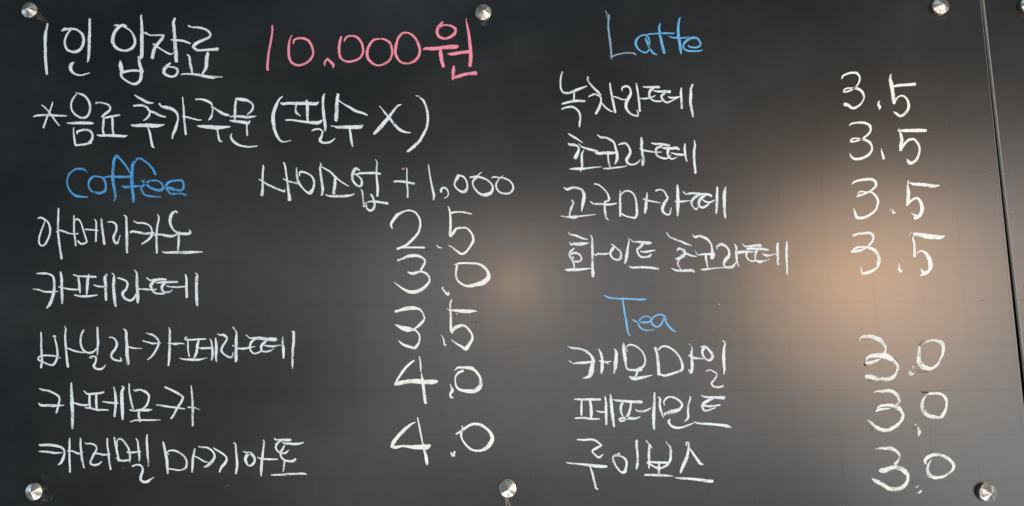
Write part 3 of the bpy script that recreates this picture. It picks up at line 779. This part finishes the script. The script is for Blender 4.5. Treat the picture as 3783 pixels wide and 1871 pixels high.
S 1560,700,50 1640,620,50 1740,570,52 1800,590,60 1860,690,76 1880,800,88 1860,900,80 1800,990,70 1710,1020,70
S 1632,905,12 1700,950,40 1790,975,50
T 3100 830 5.8545
W three cream 3
S 310,240,60 400,205,50 540,190,56 660,185,56 730,230,56 740,300,40 700,390,44 640,460,50
S 270,590,50 400,575,60 500,545,44 600,500,50 720,530,66 800,590,66 850,680,70 860,780,90 840,880,60 810,940,40 700,1010,56 600,1045,60 500,1050,50 470,925,16
S 285,575,24 360,510,44 460,490,44 600,490,40
W dot cream .
S 1298,850,24 1300,920,30 1300,980,66 1340,1020,50
S 1270,965,34 1320,1000,50 1360,985,20
W five cream 5
S 1575,160,14 1520,235,14
S 1590,260,24 1610,350,44 1630,450,46 1630,560,56 1632,685,60
S 1620,210,80 1750,225,80 1880,255,110 2050,270,100 2180,280,80 2275,255,30
S 1680,625,20 1740,575,34 1830,590,50 1910,670,80 1960,780,100 1975,900,100 1940,1000,70 1860,1060,66 1760,1105,34
S 1770,955,20 1800,1020,60 1850,1040,50
T 3150 1220 6.0675
W three patchy 3
S 170,240,12 160,200,26 220,150,50 320,140,70 430,150,90 540,190,110 640,250,110 710,330,90 745,420,50 720,505,50
S 300,740,60 400,730,80 500,700,70 620,650,30
S 310,690,30 330,620,50 420,580,80 560,570,110 720,580,140 850,640,120 950,720,90 1010,810,60 1000,920,60 930,1030,80 820,1100,90 650,1105,100 500,1080,100 380,1050,110 300,1040,80
W dot patchy .
S 1340,810,20 1370,840,26 1340,860,12
S 1290,915,30 1285,980,80 1380,980,20
W zero patchy 0
S 1500,360,40 1490,500,76 1480,620,90 1490,720,110 1570,820,120 1700,865,90 1800,850,60 1900,770,50 1970,650,50 2020,520,60 2035,400,76 2000,290,90 1900,240,70 1780,230,44 1650,260,44 1560,320,30
T 3150 1420 6.37
W three patchy 3
S 495,205,12 560,170,34 700,165,66 840,150,80 950,180,80 1040,250,90 1090,350,70 1090,420,60 1030,475,60
S 545,640,40 620,600,60 750,580,50 880,570,20
S 580,570,30 640,520,56 800,490,70 950,510,90 1080,560,110 1160,650,90 1180,750,80 1140,870,80 1040,970,80 930,1040,80 800,1085,90 650,1060,100 500,970,90 430,900,70 355,845,30
W dot patchy .
S 1500,940,24 1470,970,20
S 1540,1005,20 1550,1070,70 1570,1140,84 1550,1215,24
W zero patchy 0
S 1745,265,14 1680,330,50 1640,440,80 1650,560,100 1700,660,120 1800,740,90 1950,775,90 2070,770,100 2150,680,80 2200,560,56 2212,430,60 2180,320,66 2090,240,60 1960,212,60 1840,220,56 1745,220,44
T 3180 1620 5.79
W three patchy 3
S 315,235,14 380,215,34 500,215,74 620,215,80 720,250,70 800,310,66 830,390,44 810,460,50 740,550,66
S 420,690,90 500,690,120 600,650,90 720,620,100 850,650,100 960,720,110 1010,800,70 1000,900,70 950,990,80 850,1060,90 700,1090,90 580,1060,90 450,980,90 330,920,90 250,870,36
W dot patchy .
S 1240,1015,14 1185,1055,24
S 1290,1115,26 1270,1150,56 1205,1180,20
W zero patchy 0
S 1395,550,30 1370,490,60 1430,410,80 1540,360,70 1660,355,76 1790,390,70 1900,460,66 1980,550,70 1980,650,60 1900,740,50 1780,810,56 1650,840,70 1540,830,90 1460,780,90 1430,690,66 1445,570,44 1515,455,12
"""
UA, UB, UC, UD = 19.8108, 0.4557, 0.0774, -0.9541
M_BOARD = board_material()
M_EDGE = simple('pale_board_edge', (.52, .50, .46), rough=.45, var=.08)
M_WALL = simple('dark_wall', (.012, .009, .008), rough=.9, var=.1, scale=20)
M_PIN = pin_material()
M_BARREL = simple('dull_steel', (.30, .28, .25), rough=.35, metal=1.0, var=.2, scale=300)
M_CHALK = {
    'white': chalk_material('white_chalk', (.82, .89, .93), .425),
    'cream': chalk_material('cream_chalk', (.92, .93, .89), .395),
    'pink': chalk_material('pink_chalk', (.93, .31, .41), .40),
    'blue': chalk_material('blue_chalk', (.09, .37, .75), .44),
    'greyblue': chalk_material('grey_blue_chalk', (.26, .40, .48), .42),
    'latte': chalk_material('sky_blue_chalk', (.15, .48, .84), .41),
    'paleblue': chalk_material('pale_blue_chalk', (.22, .55, .92), .40),
    'patchy': chalk_material('patchy_chalk', (.88, .90, .86), .45),
    'grey': chalk_material('grey_chalk', (.30, .32, .33), .46),
}
M_DUST = None

# ------------------------------------------------------------------ wall behind the boards
wall = mesh_obj('wall', [(-3, .024, -2), (3, .024, -2), (3, .024, 2), (-3, .024, 2)], [(0, 1, 2, 3)], M_WALL)
tag(wall, kind='structure')

# ------------------------------------------------------------------ boards
def slab(name, corners, parent, t=.0035, ch=.00042):
    """black faced panel with a pale cut edge; corners anticlockwise seen from the front (-y)"""
    c = sum((Vector(p) for p in corners), Vector()) / len(corners)
    n = len(corners); vs = []
    def ring(y, inset):
        for i in range(n):
            p = Vector(corners[i]); d = (c - p); d.y = 0; d.normalize()
            vs.append(Vector((p.x, y, p.z)) + d * inset)
    ring(0.0, ch * 1.6); ring(ch, 0); ring(t, 0)
    f = [tuple(range(n))]; mi = [0]
    for k in range(2):
        for i in range(n):
            j = (i + 1) % n
            f.append((k * n + j, k * n + i, (k + 1) * n + i, (k + 1) * n + j)); mi.append(1)
    f.append(tuple(reversed(range(2 * n, 3 * n)))); mi.append(0)
    o = mesh_obj(name, vs, f, M_BOARD, parent)
    o.data.materials.append(M_EDGE)
    for p, k in zip(o.data.polygons, mi): p.material_index = k
    return o
bottom, top = 1925, -9
seam_l = lambda y: 3623 + .1062 * y
seam_r = lambda y: 3634 + .1125 * y
board = empty('menu_board', at(1800, 1925))
tag(board, 'large matt black menu board covered in handwritten Korean prices in white, pink and blue chalk', 'menu board', 'black boards side by side on the wall')
def P0(o, world_corners): return [Vector(p) - o.location for p in world_corners]
q = [at(-48, bottom), at(seam_l(bottom), bottom), at(seam_l(top), top), at(-48, top)]
slab('panel', P0(board, q), board)
board_r = empty('blank_board', at(4600, 1925))
tag(board_r, 'black board without writing beyond the narrow gap at the right edge', 'board', 'black boards side by side on the wall')
q2 = [at(seam_r(bottom), bottom), at(seam_r(bottom), bottom) + Vector((.62, 0, 0)), at(seam_r(top), top) + Vector((.66, 0, 0)), at(seam_r(top), top)]
slab('panel', P0(board_r, q2), board_r)

# ------------------------------------------------------------------ steel pins with pointed heads
def pin(px, py, label, seed, apex=(0, 0)):
    """px, py: where the rim of the head is centred in the photo; the head stands 4 mm off the board"""
    rnd = random.Random(seed)
    depth = .0045
    c = at(px, py, depth); root = empty('pin', (c.x, 0, c.z))
    tag(root, label, 'pin', 'pointed steel pins holding the boards')
    R, n = .0098, 44
    # pointed head: many narrow turned facets, none quite alike
    vs, f = [], []
    ax, az = apex[0], apex[1]
    vs.append(Vector((ax, -depth - .0050, az)))
    rim = []
    for i in range(n):
        a = 2 * math.pi * i / n
        rim.append(len(vs)); r = R * .945
        vs.append(Vector((r * math.cos(a), -depth - .0004 + rnd.uniform(-.00003, .00003) + .00005 * math.sin(3 * a + seed) + .00004 * math.sin(7 * a + 2 * seed), r * math.sin(a))))
    for i in range(n): f.append((0, rim[i], rim[(i + 1) % n]))
    def circ(r, y):
        k = len(vs)
        for i in range(n):
            a = 2 * math.pi * i / n
            vs.append(Vector((r * math.cos(a), y, r * math.sin(a))))
        return k
    k1 = circ(R, -depth + .0001); k2 = circ(R, -depth + .0014); k3 = circ(R * .9, -depth + .0018)
    for a0, b0 in ((rim[0], k1), (k1, k2), (k2, k3)):
        for i in range(n):
            j = (i + 1) % n; f.append((a0 + i, b0 + i, b0 + j, a0 + j))
    # face winding: outward
    o = mesh_obj('head', vs, f, M_PIN, root)
    bm = bmesh.new(); bm.from_mesh(o.data); bmesh.ops.recalc_face_normals(bm, faces=bm.faces); bm.to_mesh(o.data); bm.free()
    vs, f = [], []
    prof = [(R * .90, -depth + .0019), (R * .90, -.0012), (R * 1.0, -.0010), (R * 1.0, -.00005)]
    for r, y in prof:
        for i in range(48):
            a = 2 * math.pi * i / 48; vs.append(Vector((r * math.cos(a), y, r * math.sin(a))))
    for k in range(len(prof) - 1):
        for i in range(48):
            j = (i + 1) % 48; f.append((k * 48 + i, (k + 1) * 48 + i, (k + 1) * 48 + j, k * 48 + j))
    o = mesh_obj('collar', vs, f, M_BARREL, root)
    bm = bmesh.new(); bm.from_mesh(o.data); bmesh.ops.recalc_face_normals(bm, faces=bm.faces); bm.to_mesh(o.data); bm.free()
    return root
pin(107, 37, 'pointed steel pin in the top left corner, above the writing that begins 1인', 1)
pin(1785.5, 44.5, 'pointed steel pin at the top middle, just above the pink 원', 2)
pin(3476, 23, 'pointed steel pin at the top right of the written board, left of the gap', 3)
pin(124, 1817.5, 'pointed steel pin in the bottom left corner, below the line 캐러멜 마끼아또', 4)
pin(1876.5, 1806.5, 'pointed steel pin at the bottom middle with a thread hanging from it', 5)
pin(3652, 1821.5, 'pointed steel pin in the bottom right corner, scuffed, near the last 3.0', 6)
pin(3803, 20, 'pointed steel pin on the blank right-hand board, cut by the picture edge', 7)

# ------------------------------------------------------------------ thread below the middle pin
def tube(name, pts, r, mat, parent=None, sides=6):
    vs, f = [], []
    for i, p in enumerate(pts):
        a = pts[max(0, i - 1)]; b = pts[min(len(pts) - 1, i + 1)]; t = (b - a).normalized()
        n1 = t.cross(Vector((0, 1, 0))).normalized(); n2 = t.cross(n1)
        for k in range(sides):
            an = 2 * math.pi * k / sides
            vs.append(p + (n1 * math.cos(an) + n2 * math.sin(an)) * r)
    for i in range(len(pts) - 1):
        for k in range(sides):
            f.append((i * sides + k, i * sides + (k + 1) % sides, (i + 1) * sides + (k + 1) % sides, (i + 1) * sides + k))
    return mesh_obj(name, vs, f, mat, parent, True)
M_THREAD = simple('grey_thread', (.36, .33, .29), rough=.9, var=.25, scale=900)
th = empty('thread', at(1872, 1845, .0015))
tag(th, 'frayed grey thread hanging from the bottom middle pin', 'thread')
for pts in ([(1869, 1838), (1866, 1843), (1871, 1848), (1876, 1844), (1873, 1839)],
            [(1871, 1846), (1868, 1853), (1871, 1862), (1869, 1872), (1876, 1884), (1874, 1900)],
            [(1873, 1846), (1878, 1855), (1880, 1863), (1885, 1870), (1886, 1880), (1890, 1896)]):
    tube('strand', [at(x, y, .0016) - th.location for x, y in pts], .0007, M_THREAD, th)

# ------------------------------------------------------------------ chalk writing
def spline(pts):
    """pts: (x, y, w, corner) -> dense samples; corners stay sharp"""
    out = []; n = len(pts)
    for i in range(n - 1):
        p1, p2 = pts[i], pts[i + 1]
        p0 = pts[i - 1] if i > 0 and not p1[3] else None
        p3 = pts[i + 2] if i < n - 2 and not p2[3] else None
        if p0 is None: p0 = tuple(2 * a - b for a, b in zip(p1[:3], p2[:3]))
        if p3 is None: p3 = tuple(2 * a - b for a, b in zip(p2[:3], p1[:3]))
        L = math.hypot(p2[0] - p1[0], p2[1] - p1[1]); k = max(2, int(L / 4.0))
        for s in range(k):
            t = s / k; v = []
            for d in range(3):
                a, b, c_, e = p0[d], p1[d], p2[d], p3[d]
                v.append(.5 * ((2 * b) + (-a + c_) * t + (2 * a - 5 * b + 4 * c_ - e) * t * t + (-a + 3 * b - 3 * c_ + e) * t ** 3))
            out.append((v[0], v[1], max(1.6, v[2])))
    out.append(pts[-1][:3])
    return out
GAIN = .99
def stroke(pts, idx, seed, vs, fs, uvs, depth0):
    s = spline(pts); n = len(s)
    if n < 2: return
    lefts, rights = [], []
    L = 0; base = len(vs); depth = depth0
    # round the ends
    cap = []
    def nrm(i):
        a = s[max(0, i - 1)]; b = s[min(n - 1, i + 1)]
        dx, dy = b[0] - a[0], b[1] - a[1]; l = math.hypot(dx, dy) or 1
        return -dy / l, dx / l, dx / l, dy / l
    rows = []
    nx, ny, tx, ty = nrm(0); w = s[0][2] * GAIN / 2
    for k in (1.0, .8, .45): rows.append((s[0][0] - tx * w * k * .7, s[0][1] - ty * w * k * .7, nx, ny, w * math.sqrt(max(.02, 1 - k * k))))
    for i in range(n):
        nx, ny, tx, ty = nrm(i); rows.append((s[i][0], s[i][1], nx, ny, s[i][2] * GAIN / 2))
    nx, ny, tx, ty = nrm(n - 1); w = s[-1][2] * GAIN / 2
    for k in (.45, .8, 1.0): rows.append((s[-1][0] + tx * w * k * .7, s[-1][1] + ty * w * k * .7, nx, ny, w * math.sqrt(max(.02, 1 - k * k))))
    px, py = rows[0][0], rows[0][1]
    for i, (x, y, nx, ny, w) in enumerate(rows):
        L += math.hypot(x - px, y - py); px, py = x, y
        for side in (-1, 1):
            j = 0
            if w > 1.2:
                j = (noise.noise(Vector((L * .11, side * 7.3 + seed, 1.7))) * .20 + noise.noise(Vector((L * .45, side * 3.1 + seed, 5.2))) * .10) * w
            ww = w + j
            vs.append(at(x + nx * ww * side, y + ny * ww * side, depth))
            uvs.append((L * .00032, side, seed % 50))
        if i:
            a = base + 2 * (i - 1); fs.append((a, a + 1, a + 3, a + 2))
count = 0
def write(name, col, text, strokes, seed):
    mats = M_CHALK[col]
    vs, fs, uvs = [], [], []
    for i, st in enumerate(strokes): stroke(st, i, seed * 13.7 + i * 3.3, vs, fs, uvs, .00012 + .00003 * (i % 12) + .00001 * (seed % 3))
    me = bpy.data.meshes.new(name)
    off = board.location
    me.from_pydata([tuple(v - off) for v in vs], [], fs); me.update(); me.materials.append(mats)
    # give every face a normal that points at the viewer
    bm = bmesh.new(); bm.from_mesh(me)
    for fc in bm.faces:
        if fc.normal.y > 0: fc.normal_flip()
    bm.to_mesh(me); bm.free()
    uvl = me.attributes.new('stroke', 'FLOAT_VECTOR', 'POINT')
    for i, q_ in enumerate(uvs): uvl.data[i].vector = q_
    o = bpy.data.objects.new(name, me); COL.objects.link(o); o.parent = board
    if text: o['label'] = text
    return o
CNAME = {'white': 'white', 'cream': 'white', 'patchy': 'patchy white', 'pink': 'pink', 'blue': 'blue', 'latte': 'light blue', 'greyblue': 'faded grey-blue', 'paleblue': 'pale blue', 'grey': 'grey'}
ox = oy = 0; scl = 1; cur = None; seed = 0
def flush():
    global cur, seed
    if cur and cur[2]:
        seed += 1; col, txt, sts = cur
        word = txt in ('Coffee', 'Latte', 'Tea')
        mark = len(txt) == 1 and txt in '.,*+()'
        nm = 'chalk_word' if word else 'chalk_mark' if mark else 'chalk_character'
        if col == 'latte':
            write('chalk_letter', 'greyblue', 'faded grey-blue chalk letter L', sts[:3], seed)
            write(nm, col, 'light blue chalk letters atte', sts[3:], seed + 200)
        else:
            write(nm, col, '%s chalk %s %s' % (CNAME[col], 'word' if word else 'mark' if mark else 'character', txt), sts, seed)
    cur = None
for line in STROKES.strip().splitlines():
    k, rest = line[0], line[2:]
    if k == 'T':
        flush(); ox, oy, scl = (float(v_) for v_ in rest.split())
    elif k == 'W':
        flush(); _, col, txt = rest.split(); cur = [{'palebluefirst': 'latte'}.get(col, col), txt, []]
    else:
        pts = []
        for tok in rest.split():
            corner = tok.endswith('!'); x, y, w = (float(v_) for v_ in tok.rstrip('!').split(','))
            pts.append((ox + x / scl, oy + y / scl, w / scl, corner))
        cur[2].append(pts)
flush()

# dark wet smears left where figures were wiped and written over, pale chalk dust rubbed on the board
M_CHALK['smear'] = chalk_material('dark_smear', (.05, .048, .046), .53)
M_CHALK['dust'] = chalk_material('rubbed_dust', (.10, .105, .11), .56)
for i, (w_, p_) in enumerate((
    (9, [(3192, 1345), (3197, 1350)]), (8, [(3395, 1276), (3403, 1268), (3410, 1263)]), (6, [(3199, 1393), (3210, 1404), (3228, 1410)]),
    (5, [(3305, 1323), (3312, 1332), (3318, 1345)]), (7, [(3406, 1449), (3418, 1450), (3428, 1453)]), (5, [(3389, 1368), (3402, 1376), (3425, 1374)]),
    (6, [(3234, 1515), (3236, 1524)]), (4, [(3340, 1515), (3338, 1548), (3328, 1570)]), (6, [(3249, 1740), (3252, 1750)]), (5, [(3220, 1575), (3224, 1590)]),
    (5, [(3142, 933), (3148, 931)]), (5, [(3236, 988), (3246, 980), (3256, 962)]), (5, [(3480, 882), (3490, 874)]), (6, [(3372, 862), (3372, 872)]),
    (4, [(1560, 921), (1580, 922), (1598, 922)]), (6, [(3350, 755), (3358, 750)]), (4, [(3376, 1580), (3384, 1586)]))):
    write('smear', 'smear', 'faint dark smear left by wiping', [[(x_, y_, w_, False) for x_, y_ in p_]], 300 + i)
for i, (w_, p_) in enumerate((
    (22, [(145, 66), (160, 72), (172, 80)]), (20, [(158, 1760), (168, 1768)]), (5, [(126, 1858), (140, 1861), (152, 1858)]), (26, [(455, 1730), (470, 1722), (485, 1712)]),
    (30, [(160, 1842), (185, 1835)]), (24, [(1528, 660), (1533, 680), (1532, 700)]),
    (5, [(1128, 1142), (1140, 1125), (1155, 1110), (1164, 1108)]), (22, [(838, 1795), (850, 1797)]), (18, [(1770, 85), (1800, 90)]), (16, [(3470, 66), (3490, 64)]), (9, [(236, 88), (242, 94)]))):
    write('chalk_dust', 'dust', 'faint rubbed chalk dust', [[(x_, y_, w_, False) for x_, y_ in p_]], 330 + i)

# ------------------------------------------------------------------ specks and a hanging-on of old chalk
def speck(px, py, rx, ry, mat, label, seed):
    vs = [at(px, py, .0004)]; n = 9; rnd = random.Random(seed)
    for i in range(n):
        a = 2 * math.pi * i / n; k = rnd.uniform(.75, 1.15)
        vs.append(at(px + rx * k * math.cos(a), py + ry * k * math.sin(a), .0001))
    f = [(0, 1 + (i + 1) % n, 1 + i) for i in range(n)]
    o = mesh_obj('speck', [v_ - board.location for v_ in vs], f, mat, board)
    o['label'] = label
M_PINKDOT = simple('orange_dab', (.75, .36, .24), rough=.8)
M_DARKDOT = simple('dark_speck', (.01, .01, .01), rough=.9)
for i, (x, y, r, l) in enumerate(((1489, 624.5, 4.8, 'small orange dab above the plus sign'), (1687.5, 1161, 4.4, 'small orange dab under the bar of a 5'),
                                  (2657, 1125, 3.4, 'small pinkish dab right of Tea'))):
    speck(x, y, r, r * .75, M_PINKDOT, l, i)
for i, (x, y, r) in enumerate(((1759, 1192, 3.2), (3372, 1784, 3), (1711, 524, 3.2), (3634, 1111, 2.6), (2137, 1369, 2.2), (3370, 424, 2))):
    speck(x, y, r, r * .8, M_DARKDOT, 'tiny dark speck on the board', 20 + i)
